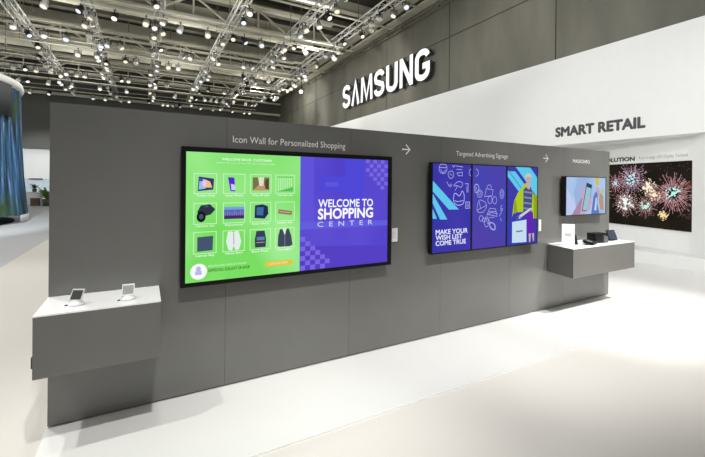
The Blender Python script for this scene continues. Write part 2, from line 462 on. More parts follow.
b.poly(f,[(.2*w,.3*h),(.75*w,.45*h),(.95*w,.7*h),(.7*w,.95*h),(.3*w,.9*h),(.15*w,.6*h)],0,G('ink',(48,52,66)))
b.disc(f,.32*w,.35*h,.2*w,.26*h,z,G('blacklens',(20,20,28))); b.disc(f,.32*w,.36*h,.1*w,.13*h,z*2,G('steel',(70,80,110)))
b.poly(f,[(.45*w,.8*h),(.65*w,.8*h),(.62*w,.9*h),(.5*w,.9*h)],z*2,G('steel',(70,80,110)))
f,w,h = tile(1,1)   # panorama
b.rect(f,.04*w,.98*w,.2*h,.8*h,0,G('blue',(84,104,180)))
b.rect(f,.04*w,.98*w,.2*h,.4*h,z,G('dark violet',(62,45,110))); b.rect(f,.04*w,.98*w,.66*h,.8*h,z,G('pale blue',(120,160,225)))
for k in range(9): b.rect(f,(.08+.1*k)*w,(.13+.1*k)*w,.36*h,(.5+.06*((k*5) % 3))*h,z*2,G('mauve',(140,120,180)))
f,w,h = tile(2,1)   # watch
b.poly(f,[(.2*w,.2*h),(.7*w,.15*h),(.88*w,.4*h),(.85*w,.8*h),(.6*w,.9*h),(.22*w,.85*h)],0,G('deep blue',(38,42,88)))
b.poly(f,[(.3*w,.35*h),(.62*w,.32*h),(.65*w,.75*h),(.3*w,.75*h)],z,G('teal',(65,110,150)))
f,w,h = tile(3,1)   # belt
b.poly(f,[(.12*w,.4*h),(.85*w,.3*h),(.9*w,.5*h),(.15*w,.62*h)],0,G('leather',(150,110,90)))
b.stroke(f,[(.18*w,.5*h),(.82*w,.42*h)],.006,z,G('cream',(220,200,180)))
f,w,h = tile(0,2)
b.poly(f,[(.16*w,.1*h),(.84*w,.13*h),(.86*w,.8*h),(.16*w,.77*h)],0,G('slate',(70,84,112)))
f,w,h = tile(1,2)   # white shirt
b.poly(f,[(.25*w,.08*h),(.42*w,.03*h),(.5*w,.3*h),(.58*w,.03*h),(.75*w,.08*h),(.85*w,.45*h),(.72*w,.97*h),(.56*w,.97*h),(.48*w,.9*h),(.38*w,.97*h),(.22*w,.95*h),(.14*w,.5*h)],0,G('shirt',(228,238,232)))
b.stroke(f,[(.5*w,.32*h),(.49*w,.9*h)],.006,z,G('grey violet',(140,140,180)))
f,w,h = tile(2,2)   # backpack
b.poly(f,[(.24*w,.1*h),(.76*w,.1*h),(.78*w,.5*h),(.7*w,.92*h),(.3*w,.92*h),(.22*w,.5*h)],0,G('pack',(54,62,92)))
b.rect(f,.32*w,.7*w,.45*h,.62*h,z,G('pack panel',(90,130,165))); b.rect(f,.3*w,.7*w,.32*h,.36*h,z,G('tan',(190,150,110)))
f,w,h = tile(3,2)   # cardigan
b.poly(f,[(.12*w,.1*h),(.22*w,.05*h),(.78*w,.05*h),(.92*w,.12*h),(.84*w,.62*h),(.7*w,.98*h),(.58*w,.95*h),(.5*w,.62*h),(.36*w,.95*h),(.24*w,.95*h),(.14*w,.6*h)],0,G('charcoal',(66,74,90)))
b.poly(f,[(.4*w,.97*h),(.5*w,.62*h),(.58*w,.97*h)],z,G('shirt',(228,238,232)))
b.stroke(f,[(.5*w,.6*h),(.5*w,.08*h)],.005,z,G('grey violet',(140,140,180)))
b.disc(F1,X(.052),Y(.08),.066,.066,.0006,gW,28)
b.poly(F1,[(X(.038),Y(.055)),(X(.064),Y(.055)),(X(.064),Y(.085)),(X(.038),Y(.085))],.0012,G('pale violet',(180,185,235)))
b.disc(F1,X(.051),Y(.1),.02,.022,.0012,G('pale violet',(180,185,235)))
b.text(F1,'PERSONALIZED OFFER OF THE DAY',X(.089),X(.25),Y(.108),Y(.014),.0008,gL,.004)
b.text(F1,'SAMSUNG GALAXY S8 64GB',X(.089),X(.264),Y(.07),Y(.024),.0008,G('dark green',(40,110,40)),.012)
b.stroke(F1,[(X(.345),Y(.087)),(X(.455),Y(.087))],.048,.0008,G('amber',(228,196,66)))
for s_ in (.345,.455): b.disc(F1,X(s_),Y(.087),.024,.024,.0009,G('amber',(228,196,66)))
b.text(F1,'DISCOVER MORE',X(.355),X(.44),Y(.08),Y(.017),.0014,G('pale amber',(250,236,170)),.008)
# right half
pA = G('purple',(96,80,212),1,rgb2=(82,66,202),scale=1.2)
b.rect(F1,X(.5),W1,0,H1,0,pA)
p1 = G('purple b',(98,84,218)); p2 = G('blue b',(80,72,214)); p3 = G('purple dark',(86,64,196)); p4 = G('lilac b',(122,104,224)); p5 = G('sky b',(98,94,220))
b.poly(F1,[(X(.735),Y(1)),(X(.86),Y(1)),(X(.84),Y(.5)),(X(.76),Y(.5))],.0004,p2)
b.rect(F1,X(.595),X(.751),Y(.69),Y(.83),.0006,p2); b.rect(F1,X(.63),X(.7),Y(.74),Y(.78),.0009,p1)
b.poly(F1,[(X(.5),Y(.36)),(X(1),Y(.36)),(X(1),Y(.41)),(X(.5),Y(.43))],.0005,p5)
b.poly(F1,[(X(.5),Y(.0)),(X(1),Y(.0)),(X(1),Y(.16)),(X(.5),Y(.22))],.0005,p3)
b.rect(F1,X(.5),X(.57),Y(.42),Y(1),.0004,p1)
for i in range(6):
    for j in range(7):
        if (i+j) % 2 == 0 and i >= j-2: b.rect(F1,X(.862+.023*i),X(.885+.023*i),Y(.965-.042*j),Y(1.-.035*0-.042*j),.0008,p4)
        if (i+j) % 2 == 0 and i+j < 8: b.rect(F1,X(.502+.026*i),X(.528+.026*i),Y(.003+.042*j),Y(.045+.042*j),.0008,p4)
b.text(F1,'WELCOME TO',X(.594),X(.907),Y(.553),Y(.068),.0012,gW,.018)
b.text(F1,'SHOPPING',X(.592),X(.908),Y(.447),Y(.09),.0012,gW,.03)
b.text(F1,'CENTER',X(.59),X(.905),Y(.378),Y(.043),.0012,G('lavender',(205,205,250)),.012,spacing=2.1)
b.build('screen_picture', t1)
at_thing(t1,(1.31,3.45,.95))

# --- three upright panels side by side
XA, XB, ZA, ZB = 2.917, 4.822, 1.012, 2.08
W2, H2 = XB-XA, ZB-ZA
cy = G('cyan',(96,200,236)); ic = G('icon white',(172,178,238)); wt = G('text white',(232,236,255))
bg2 = [G('indigo a',(54,54,164),1,rgb2=(68,58,170),scale=2), G('indigo b',(80,66,168),1,rgb2=(70,70,176),scale=1.5), G('indigo c',(66,60,164),1,rgb2=(56,62,172),scale=2)]
labs = ['leftmost upright screen of three, reading MAKE YOUR WISH LIST COME TRUE','middle upright screen of three, purple with white line icons','rightmost upright screen of three, showing a woman with a shopping bag']
def fx(f): return (1.009*(XA+(XB-XA)*f)-XA)
def fz(f): return f*H2
panels = []
for i in range(3):
    x0 = XA + i*W2/3+.001; x1 = XA+(i+1)*W2/3-.001
    r = thing('upright_screen', labs[i], 'screen', ((x0+x1)/2,3.45,ZA), 'three upright screens side by side')
    tv_case(r, x0, x1, ZA, ZB, x0+.012, x1-.012, ZA+.014, ZB-.014, 3.47)
    pb = MB(); f = Fr((XA,Y_F+.0055,ZA),(1,0,0),(0,0,1))
    lo, hi = x0+.012-XA, x1-.012-XA
    pb.rect(f,lo,hi,.014,H2-.014,0,bg2[i])
    panels.append((r, pb, f, lo, hi))
def clip(pts, lo, hi, y0=.014, y1=None):
    """cut a picture shape off at the edges of its panel"""
    y1 = H2-.014 if y1 is None else y1
    def cut(p, ax, lim, sgn):
        out = []
        for i in range(len(p)):
            a, c = p[i-1], p[i]; ia, ic_ = sgn*(a[ax]-lim) >= 0, sgn*(c[ax]-lim) >= 0
            if ia != ic_:
                t = (lim-a[ax])/(c[ax]-a[ax]); out.append((a[0]+t*(c[0]-a[0]), a[1]+t*(c[1]-a[1])))
            if ic_: out.append(c)
        return out
    for ax, lim, sgn in ((0,lo,1),(0,hi,-1),(1,y0,1),(1,y1,-1)):
        pts = cut(pts, ax, lim, sgn)
        if len(pts) < 3: return None
    return pts
def shape(i, pts, z, m, raw=False):
    r, pb, f, lo, hi = panels[i]
    q = clip([(fx(a), fz(c)) for a, c in pts] if not raw else pts, lo, hi)
    if q: pb.poly(f, q, z, m)
def line(i, pts, w=.007, z=.0008, closed=False, m=None):
    r, pb, f, lo, hi = panels[i]
    pts = [(min(max(fx(a),lo+.004),hi-.004), min(max(fz(c),.02),H2-.02)) for a, c in pts]
    if closed and len(pts) > 4:
        for _ in range(2):          # round the corners of the drawn outline
            pts = [q for i_ in range(len(pts)) for q in ((pts[i_-1][0]*.78+pts[i_][0]*.22, pts[i_-1][1]*.78+pts[i_][1]*.22),(pts[i_-1][0]*.22+pts[i_][0]*.78, pts[i_-1][1]*.22+pts[i_][1]*.78))]
    pb.stroke(f, pts, w, z, m or ic, closed=closed)
def ring(i, cx_, cz_, rx, rz=None, a0=0, a1=360, w=.007, rot=0):
    rz = rz if rz else rx*W2/H2
    pts = []
    for k in range(19):
        a = math.radians(a0+(a1-a0)*k/18); px, pz = rx*math.cos(a), rz*math.sin(a)
        pts.append((cx_+px*math.cos(rot)-pz*math.sin(rot)*H2/W2, cz_+px*math.sin(rot)*W2/H2+pz*math.cos(rot)))
    line(i, pts, w)
# panel one: stripes, icons, words
shape(0,[(-.006,.80),(.208,.478),(.125,.481),(-.006,.686)],.0005,cy)
shape(0,[(-.006,.658),(.109,.374),(.05,.379),(-.006,.52)],.0005,cy) if False else shape(0,[(-.006,.66),(.113,.372),(.055,.374),(-.006,.559)],.0005,cy)
shape(0,[(-.006,.50),(.03,.385),(.0,.385),(-.006,.4)],.0005,cy)
ring(0,.075,.935,.032); ring(0,.075,.925,.018,a0=180,a1=360); line(0,[(.045,.945),(.105,.945)])
line(0,[(.118,.9),(.155,.915),(.165,.85),(.135,.82),(.115,.86)],closed=True); line(0,[(.13,.88),(.15,.86)])
line(0,[(.18,.97),(.24,.96)]); line(0,[(.185,.93),(.235,.93)]); line(0,[(.19,.89),(.235,.9),(.235,.86),(.2,.86)],closed=True)
line(0,[(.15,.975),(.16,.955),(.175,.975)])
line(0,[(.155,.74),(.2,.8),(.245,.78),(.225,.72),(.195,.75)],closed=True); line(0,[(.195,.75),(.175,.69)])
line(0,[(.165,.66),(.16,.56),(.2,.52),(.25,.54),(.255,.64),(.235,.7),(.215,.62),(.185,.66)],w=.011,closed=True)
line(0,[(.17,.58),(.2,.565),(.245,.58)],w=.009)
line(0,[(.105,.79),(.125,.74),(.14,.77)]); line(0,[(.135,.73),(.15,.76)])
line(0,[(.26,.77),(.285,.77),(.285,.67)],w=.009); line(0,[(.275,.67),(.275,.74)])
line(0,[(.265,.56),(.3,.56),(.3,.49),(.265,.49)],closed=True,w=.009); ring(0,.283,.525,.008)
ring(0,.318,.9,.024,a0=95,a1=265); ring(1,.352,.9,.024,a0=-85,a1=85)
r, pb, f, lo, hi = panels[0]
for s_, a, c, zz in (('MAKE YOUR',.02,.285,.212),('WISH LIST',.02,.238,.152),('COME TRUE',.02,.27,.09)):
    pb.text(f, s_, fx(a), fx(c), fz(zz), fz(.05), .0012, wt, .022)
# panel two: more icons
line(1,[(.345,.77),(.375,.76),(.385,.71),(.365,.67),(.345,.67)],closed=True,w=.01); line(1,[(.358,.74),(.358,.69)])
ring(1,.39,.655,.024); ring(1,.39,.66,.012)
line(1,[(.435,.62),(.505,.63),(.515,.7),(.45,.715)],closed=True); ring(1,.478,.725,.02,a0=0,a1=180)
ring(1,.485,.58,.02,.045); ring(1,.53,.575,.02,.045); line(1,[(.505,.59),(.512,.59)])
line(1,[(.36,.44),(.38,.59),(.435,.565),(.46,.51),(.425,.43)],closed=True); line(1,[(.365,.46),(.43,.5),(.455,.52)]); line(1,[(.385,.56),(.4,.48)])
line(1,[(.46,.41),(.485,.48),(.54,.47),(.555,.38)],closed=True); line(1,[(.455,.4),(.5,.43),(.56,.41)]); line(1,[(.47,.44),(.545,.44)]); line(1,[(.48,.37),(.53,.37)])
ring(1,.60,.65,.02,.055); ring(1,.6,.65,.01,.03)
line(1,[(.575,.38),(.595,.42),(.59,.5),(.605,.51)]); line(1,[(.585,.36),(.6,.32)]); ring(1,.6,.46,.008)
ring(1,.405,.365,.018); ring(1,.43,.345,.014); line(1,[(.45,.36),(.465,.3),(.485,.31),(.475,.35)],closed=True)
ring(1,.51,.27,.03,.03,rot=-.8); line(1,[(.475,.31),(.525,.3),(.545,.25),(.53,.21),(.49,.24)],closed=True,w=.009); ring(1,.455,.32,.02,.06)
# panel three: stripes and a shopper
def st3(x, z, w, l):
    shape(2,[(x,z),(x+w,z),(x+w+l*.62,z-l),(x+l*.62,z-l)],.0004,cy)
st3(.6,.955,.05,.42); st3(.672,.93,.062,.3); st3(.735,.99,.075,.45); st3(.81,.99,.08,.35)
skin = G('skin',(196,170,176)); lime = G('lime',(176,200,36)); lime2 = G('lime shade',(140,164,26)); sil = G('silver top',(130,140,170)); blu = G('blue grey',(70,80,130))
shape(2,[(.835,.78),(.885,.8),(.905,.72),(.93,.65),(.98,.62),(.985,.33),(.93,.33),(.9,.44),(.8,.42),(.72,.42),(.705,.36),(.72,.55),(.76,.66)],.0008,lime)
shape(2,[(.93,.65),(.98,.62),(.985,.33),(.94,.33)],.0010,lime2)
shape(2,[(.72,.55),(.74,.58),(.76,.42),(.72,.40)],.0010,lime2)
shape(2,[(.82,.7),(.845,.735),(.9,.735),(.92,.66),(.91,.42),(.82,.4)],.0012,blu)
for k in range(4): shape(2,[(.825,.69-.07*k),(.912,.67-.07*k),(.912,.65-.07*k),(.825,.665-.07*k)],.0014,sil)
shape(2,[(.85,.84),(.858,.72),(.885,.70),(.90,.84)],.0014,skin)
pts = [(.872+.029*math.cos(a*PI/10), .835+.056*math.sin(a*PI/10)) for a in range(20)]; shape(2,pts,.0018,skin)
shape(2,[(.838,.86),(.842,.89),(.86,.91),(.89,.905),(.906,.875),(.905,.84),(.895,.87),(.86,.875),(.846,.83)],.0022,G('hair',(205,200,170)))
shape(2,[(.855,.842),(.865,.842),(.865,.835),(.855,.835)],.0024,G('eye',(80,70,90))); shape(2,[(.878,.842),(.888,.842),(.888,.835),(.878,.835)],.0024,G('eye',(80,70,90)))
shape(2,[(.863,.805),(.88,.805),(.88,.798),(.863,.798)],.0024,G('lip',(180,110,120)))
shape(2,[(.77,.33),(.78,.38),(.9,.47),(.92,.455),(.83,.38)],.0020,G('forearm',(205,205,225)))
shape(2,[(.85,.40),(.925,.42),(.945,.14),(.86,.14)],.0016,G('skirt',(98,40,176)))
shape(2,[(.88,.14),(.905,.14),(.9,.03),(.885,.03)],.0016,skin); shape(2,[(.915,.14),(.94,.14),(.94,.05),(.93,.03)],.0016,skin)
shape(2,[(.705,.30),(.855,.32),(.857,.035),(.705,.04)],.0020,G('shopping bag',(196,222,240)))
shape(2,[(.745,.185),(.815,.19),(.815,.172),(.745,.168)],.0024,G('bag mark',(110,120,140)))
line(2,[(.745,.305),(.755,.37),(.79,.37),(.8,.31)],.006,.0024,m=G('bag cord',(120,130,180)))
for r, pb, f, lo, hi in panels:
    pb.build('screen_picture', r)
for i,(r, *_ ) in enumerate(panels): at_thing(r, tuple(r.location))

# --- smallest screen: hand holding a phone
t3 = thing('display_screen', 'smallest wall screen, showing a hand holding a phone, over the far counter', 'screen', (6.0,3.45,1.37), 'screens on the grey partition')
tv_case(t3, 5.463,6.532,1.37,1.963, 5.475,6.52,1.384,1.951, 3.48)
W3, H3 = 1.045, .567; F3 = Fr((5.475,Y_F+.0055,1.384),(1,0,0),(0,0,1)); b = MB()
b.rect(F3,0,W3,0,H3,0,G('sky3',(150,182,226),1,rgb2=(176,200,236),scale=2.5))
P = lambda pts, z, m: b.poly(F3,[(x*W3,y*H3) for x,y in pts],z,m)
P([(0,.0),(.3,.0),(.12,.5),(0,.75)],.0004,G('pale3',(190,205,238)))
P([(.28,.0),(.52,.55),(.52,1),(.3,1),(.18,.6)],.0005,G('sky4',(158,178,222)))
sk = G('hand',(196,168,190)); sk2 = G('hand dark',(170,138,168))
P([(.2,.0),(.46,.0),(.5,.3),(.46,.62),(.42,.78),(.39,.74),(.38,.45),(.3,.3)],.0008,sk)
P([(.14,.0),(.34,.0),(.4,.45),(.35,.42),(.24,.2)],.0010,sk2)
P([(.385,.1),(.54,.08),(.64,.80),(.50,.86)],.0014,G('phone edge',(52,66,86)))
P([(.4,.12),(.53,.1),(.62,.70),(.50,.75)],.0018,G('phone glass',(150,196,214)))
P([(.56,.46),(.62,.5),(.66,.46),(.6,.36),(.54,.36)],.0020,sk); P([(.54,.32),(.62,.36),(.64,.31),(.58,.22),(.52,.22)],.0020,sk); P([(.51,.18),(.58,.22),(.6,.16),(.54,.08),(.5,.08)],.0020,sk)
P([(.62,.0),(.68,.5),(.74,.62),(.8,.6),(.78,.3),(.84,.0)],.0010,G('bluejacket',(96,126,190)))
P([(.70,.1),(.74,.45),(.77,.45),(.76,.1)],.0014,G('stripe3',(200,214,240)))
P([(.72,1),(.82,1),(.82,.82),(.77,.76),(.73,.82)],.0012,G('yellow3',(206,196,72)))
P([(.74,.75),(.82,.72),(.86,.55),(.8,.5),(.76,.6)],.0014,sk)
P([(.84,.6),(.94,.5),(.96,.1),(.86,.1),(.82,.35)],.0013,G('ochre3',(186,152,128)))
P([(.86,.66),(.93,.7),(.97,.6),(.9,.55)],.0016,G('lime3',(186,200,110)))
b.build('screen_picture', t3); at_thing(t3,(6.0,3.45,1.37))

# white label cards beside the screens
for x0,x1,z0,z1,lab in ((2.43,2.505,1.18,1.33,'white label card on the grey partition right of the largest screen'),(4.975,5.03,1.165,1.33,'white label card on the grey partition right of the three upright screens')):
    b = MB().box((x0,WY-.008,z0),(x1,WY,z1), M_whp)
    f = Fr((x0,WY-.0085,z0),(1,0,0),(0,0,1))
    for k in range(4): b.rect(f,.01,(x1-x0)*(.8 if k % 2 else .6),.1-.02*k,.104-.02*k,0,M_lgrey)
    tag(b.build('label_card'), lab, 'card', 'label cards beside the screens')

# ------------------------------------------------------------------ counters
def counter(x0, x1, lab, side, splay=0.):
    r = thing('floating_counter', lab, 'counter', ((x0+x1)/2,3.28,.57), 'counters on the grey partition')
    fc = Fr((0,0,0),(1,0,0),(0,1,0)); out = [(x0,3.052),(x1,3.052),(x1,WY),(x0+splay,WY)]
    MB().prism(fc, out, .57, .962, M_greyct).build('body', r, .002)
    MB().prism(fc, out, .9622, .972, M_white).build('countertop', r)
    if side:
        o = MB().box((x0-.008,3.06,.64),(x0,3.1,.71), M_core).build('end_plate', r); o['label'] = 'small dark plate on the left end'
    at_thing(r, ((x0+x1)/2,3.28,.57))
counter(-.6,.12,'near grey box counter with white top holding two phones in docks',True)
counter(5.075,6.66,'far grey box counter with white top holding black gadgets and a white card',False,.12)

def phone_dock(x, y, rz, lab, screen_m):
    r = thing('phone_dock', lab, 'phone stand', (x,y,.972), 'phones in white docks on the near counter')
    r.rotation_euler = (0,0,rz)
    b = MB().lathe([(0,0),(.042,0),(.047,.004),(.046,.012),(.034,.026),(.02,.03),(0,.03)], (0,0,0), (0,0,1), M_whp, 24)
    b.build('base', r)
    MB().tube((0,.0,.02),(0,.03,.075), .011, M_silver, 10).build('stem', r)
    a = math.radians(58); f = Fr((0,-.012,.026),(1,0,0),(0,math.cos(a),math.sin(a)))
    w, h = .078, .088
    MB().prism(f,[(-w/2,0),(w/2,0),(w/2,h),(-w/2,h)],0,.008, M_silver).build('phone', r, .003)
    s = MB().rect(f,-w/2+.005,w/2-.005,.012,h-.01,.0086, screen_m).build('display', r); s['label'] = 'phone display'
    MB().prism(f,[(-.012,.003),(.012,.003),(.012,.009),(-.012,.009)],.008,.0092, M_whp).build('home_button', r)
    MB().tube((-.05,-.01,.003),(-.062,-.02,.003), .005, M_blk, 8).build('plug', r)
phone_dock(-.395,3.2,-.42,'left phone in a white round dock, dark display, on the near counter', mat('phone glass dark',(52,54,50),.2,var=.15,scale=80))
phone_dock(-.088,3.19,-.06,'right phone in a white round dock, grey lit display, on the near counter', mat('phone glass pale',(150,152,152),.15,var=.1,scale=60))

zc = .972
r = thing('card_stand', 'white upright card with grey print on the far counter', 'sign', (5.26,3.24,zc))
r.rotation_euler = (0,0,-.62)
MB().box((-.085,-.004,.006),(.085,.004,.31), M_whp).build('card', r, .001)
f = Fr((-.085,-.0045,.006),(1,0,0),(0,0,1)); b = MB()
for k in range(3): b.rect(f,.04,.13-.01*(k % 2),.165-.018*k,.174-.018*k,0,M_dletter if k == 1 else M_lgrey)
b.stroke(f,[(.05,.13),(.075,.15),(.1,.13),(.125,.15)],.008,.0003,M_lgrey)
b.build('print', r)
MB().box((-.09,-.03,0),(.09,.03,.006), M_white).build('foot', r)

b = MB(); r = thing('standing_phone', 'small black phone standing upright beside the white card on the far counter', 'phone', (5.5,3.3,zc))
f = Fr((5.47,3.28,zc+.012),(1,-.35,0),(.08,.24,.966))
MB().prism(f,[(0,0),(.062,0),(.062,.125),(0,.125)],-.009,0,M_blk).build('body', r, .002)
MB().rect(f,.004,.058,.012,.115,.0006,mat('dark glass',(34,38,40),.1)).build('display', r)
MB().box((5.465,3.255,zc),(5.535,3.34,zc+.012), M_blk2).box((5.50,3.3,zc+.012),(5.52,3.34,zc+.05), M_blk2).build('stand', r)
at_thing(r,(5.5,3.3,zc))

r = thing('handheld_terminal', 'flat black handheld terminal lying in front of the black cube on the far counter', 'terminal', (5.75,3.22,zc))
f = Fr((5.62,3.1,zc+.002),(1,.25,0),(-.22,.96,.2))
MB().prism(f,[(0,0),(.19,0),(.21,.04),(.2,.13),(.02,.15),(-.01,.08)],0,.035,M_blk2).build('body', r, .006)
MB().poly(f,[(.02,.035),(.12,.03),(.12,.115),(.03,.12)],.0358,mat('terminal glass',(120,126,130),.15)).build('display', r)
MB().tube(f.p(.2,.08,.02),f.p(.31,.1,.012),.02,M_blk,10).tube(f.p(.31,.1,.012),f.p(.36,.02,.006),.008,M_blk,8).build('grip', r)
at_thing(r,(5.75,3.22,zc))

r = thing('black_cube_reader', 'black box-shaped scanner with slanted lit end on the far counter', 'scanner', (6.05,3.3,zc))
b = MB()
f = Fr((5.86,3.2,zc),(0.97,-.1,0),(0,0,1))
b.prism(f,[(0,0),(.29,0),(.29,.1),(.24,.145),(0,.145)],-.13,0,M_blk2); b.build('body', r, .006)
b = MB().prism(f,[(.015,.02),(.165,.02),(.165,.125),(.015,.125)],0,.004,M_blk); b.build('front_panel', r)
b = MB(); b.prism(f,[(.185,.012),(.283,.012),(.283,.092),(.185,.115)],0,.006,mat('grey keypad',(92,94,96),.5)); b.build('keypad', r)
at_thing(r,(6.05,3.3,zc))

r = thing('tilted_tablet', 'dark tilted tablet on a stand at the right end of the far counter', 'tablet', (6.42,3.27,zc))
f = Fr((6.33,3.24,zc+.01),(.96,-.1,0),(.0,.34,.94))
MB().prism(f,[(0,0),(.19,0),(.19,.16),(0,.16)],-.012,0,M_blk).build('body', r, .003)
MB().rect(f,.012,.178,.014,.146,.0006,mat('tablet glass',(44,52,72),.12)).build('display', r)
MB().box((6.35,3.25,zc),(6.49,3.37,zc+.012), M_blk2).box((6.4,3.29,zc+.01),(6.44,3.31,zc+.08), M_blk2).build('stand', r)
at_thing(r,(6.42,3.27,zc))

# ------------------------------------------------------------------ white stand wall: lettering and screen
FS = Fr((10.3,0,0),(0,-1,0),(0,0,1))
b = MB().text(FS,'SMART RETAIL',-6.745,-4.515,3.213,.243,.004,M_dletter,.052)
tag(b.build('stand_lettering'), 'bold dark letters SMART RETAIL on the white stand wall', 'lettering')
d = Vector((.2656,.964,0)); nn = Vector((-.964,.2656,0))
FN = Fr(Vector((10.85,3.92,0)), -d, (0,0,1))       # x runs towards the viewer's right
b = MB().text(FN,'REVOLUTION',-2.45,-1.262,2.49,.1,.004,M_dletter,.045)
tag(b.build('stand_lettering'), 'bold dark lettering ending in LUTION above the fireworks screen', 'lettering')
b = MB().text(FN,'Real-to-edge LED Display Technology',-1.15,.12,2.515,.075,.004,M_lgrey,.0)
tag(b.build('stand_lettering'), 'thin pale grey line of lettering above the fireworks screen', 'lettering')
sc = thing('video_wall', 'large fireworks video wall recessed in the white stand wall', 'screen', tuple(FN.p(-1.3,.81,0)))
FB = Fr(FN.p(0,0,.055), FN.ex, FN.ey)
MB().prism(FN,[(-2.72,.806),(.127,.806),(.127,2.414),(-2.72,2.414)],.002,.05,M_blk).build('housing', sc)
b = MB()
b.rect(FB,-2.715,.124,.81,2.41,0,G('night',(30,27,22),1,rgb2=(40,34,28),scale=2))
FIRE = [(-1.468,1.379,.40,(236,190,190),(236,252,244),110,.24),(-.856,1.80,.30,(240,190,175),(255,244,215),80,.22),(-.70,1.60,.30,(240,190,170),(255,236,205),90,.15),
        (-.27,1.66,.56,(214,160,165),(190,240,230),130,.2),(-1.3,2.02,.46,(214,176,196),(200,234,242),110,.2),(-.93,1.33,.34,(210,165,160),(200,238,224),90,.15),(-.5,1.13,.17,(255,205,140),(255,228,170),60,.14),
        (-1.75,1.9,.34,(236,160,170),(190,220,230),60,.12),(-2.3,1.6,.5,(210,180,160),(240,220,200),90,.2),(.0,1.25,.26,(140,95,95),(160,110,110),40,.0),(.06,1.85,.16,(190,120,60),(150,90,60),30,.05)]
for k, (x, y, R, c1, c2, n, core) in enumerate(FIRE):
    m1, m2 = G('spark%d' % k, c1, .8), G('core%d' % k, c2, 1.)
    for j in range(n):
        a = 2*PI*(j+random.uniform(-.35,.35))/n*3; rr = R*random.uniform(.35,1.0)
        for q_ in range(3 if R > .3 else 2):
            r0 = rr*(.45+.2*q_); r1 = r0+R*random.uniform(.05,.17); w_ = R*random.uniform(.008,.017)
            ca, sa = math.cos(a), math.sin(a)
            q = [(x+r0*ca+w_*.5*sa, y+r0*sa-w_*.5*ca),(x+r1*ca+w_*sa, y+r1*sa-w_*ca),(x+r1*ca-w_*sa, y+r1*sa+w_*ca),(x+r0*ca-w_*.5*sa, y+r0*sa+w_*.5*ca)]
            q = [(min(max(p_[0],-2.71),.122), min(max(p_[1],.815),2.405)) for p_ in q]
            b.poly(FB, q, .0006+.0003*k, m1)
    if core:
        for j in range(46):
            a = random.uniform(0,2*PI); r0 = core*random.uniform(0,1)**.8; s_ = core*random.uniform(.06,.2)*(1.5-r0/core)
            px, py = x+r0*math.cos(a), y+r0*math.sin(a)
            if px+s_ < .12: b.disc(FB, px, py, s_, s_*random.uniform(.5,1), .0008+.0003*k, m2, 7, random.uniform(0,3))
for j in range(16): b.disc(FB,random.uniform(-1.0,.08),random.uniform(2.1,2.36),.008,.012,.0006,G('faint spark',(110,110,95),.7),6)
b.build('screen_picture', sc); at_thing(sc, tuple(sc.location))

# ------------------------------------------------------------------ big lit letters on the concrete wall
FL = Fr((12.5,0,0),(0,-1,0),(0,0,1))
lit = G('lit letter',(255,255,255),1.25); M_ret = mat('letter return grey',(92,92,90),.5)
sg = thing('illuminated_sign', 'tall white illuminated letters spelling SAMSUNG on the concrete hall wall', 'sign', (12.4,19,7))
def arc(cx_, cy_, rx, ry, a0, a1, n=9): return [(cx_+rx*math.cos(math.radians(a0+(a1-a0)*k/n)), cy_+ry*math.sin(math.radians(a0+(a1-a0)*k/n))) for k in range(n+1)]
ZL, HL = 7.02, 1.58
def letter_strokes(ch):
    """centre lines and widths in a unit box one wide and HL tall"""
    t = .3; e = t/2
    if ch == 'S':
        return [(arc(.5,HL-.43,.5-e,.43-e,5,180,9)+[(e,HL-.47)]+[(.2,HL*.585),(.8,HL*.415)]+[(1-e,.47)]+arc(.5,.43,.5-e,.43-e,0,-185,9), t)]
    if ch == 'A': return [([(e*.9,0),(.5,HL-.12),(1-e*.9,0)], t*.98)]
    if ch == 'M': return [([(e*.7,0),(e*.7+.05,HL)], t*.85),([(1-e*.7-.05,HL),(1-e*.7,0)], t*.85),([(.19,HL),(.5,.16),(.81,HL)], t*.68)]
    if ch == 'U': return [([(e,HL)]+[(e,.45)]+arc(.5,.45,.5-e,.45-e,180,360,10)+[(1-e,HL)], t)]
    if ch == 'N': return [([(e*.9,0),(e*.9,HL)], t*.9),([(1-e*.9,0),(1-e*.9,HL)], t*.9),([(e*.9,HL-.05),(1-e*.9,.05)], t*.95)]
    if ch == 'G': return [(arc(.5,HL-.45,.5-e,.45-e,8,180,9)+arc(.5,.45,.5-e,.45-e,180,360,10)+[(1-e,.72),(.52,.72)], t)]
x = -23.76; wL = [1.18,1.12,1.5,1.18,1.2,1.22,1.22]; gap = .115
for ch, w_ in zip('SAMSUNG', wL):
    b = MB(); FU = Fr(FL.p(x,ZL,0),(0,-1,0),(0,0,1))
    for pts, t in letter_strokes(ch):
        pts = [(p_[0]*w_, p_[1]) for p_ in pts]
        tmp = MB(); L_, R_ = tmp.stroke(FU, pts, t*1.0, .3, lit)
        b.add(tmp.v, tmp.f, lit)
        n = len(L_)
        for edge in (L_, R_):
            b.add([FU.p(q.x,q.y,.3) for q in edge]+[FU.p(q.x,q.y,.12) for q in edge], [(i,i+1,n+i+1,n+i) for i in range(n-1)], M_ret)
        for k in (0, n-1):
            b.add([FU.p(L_[k].x,L_[k].y,.3),FU.p(R_[k].x,R_[k].y,.3),FU.p(R_[k].x,R_[k].y,.12),FU.p(L_[k].x,L_[k].y,.12)],[(0,1,2,3)],M_ret)
        b.add([FU.p(q.x,q.y,.12) for q in L_]+[FU.p(q.x,q.y,.12) for q in R_], [(i,i+1,n+i+1,n+i) for i in range(n-1)], M_ret)
    b.build('letter', sg); x += w_+gap
b = MB()
for zz in (ZL+.12, ZL+HL-.2): b.box((12.4,14.7,zz),(12.5,23.7,zz+.1), M_ret)
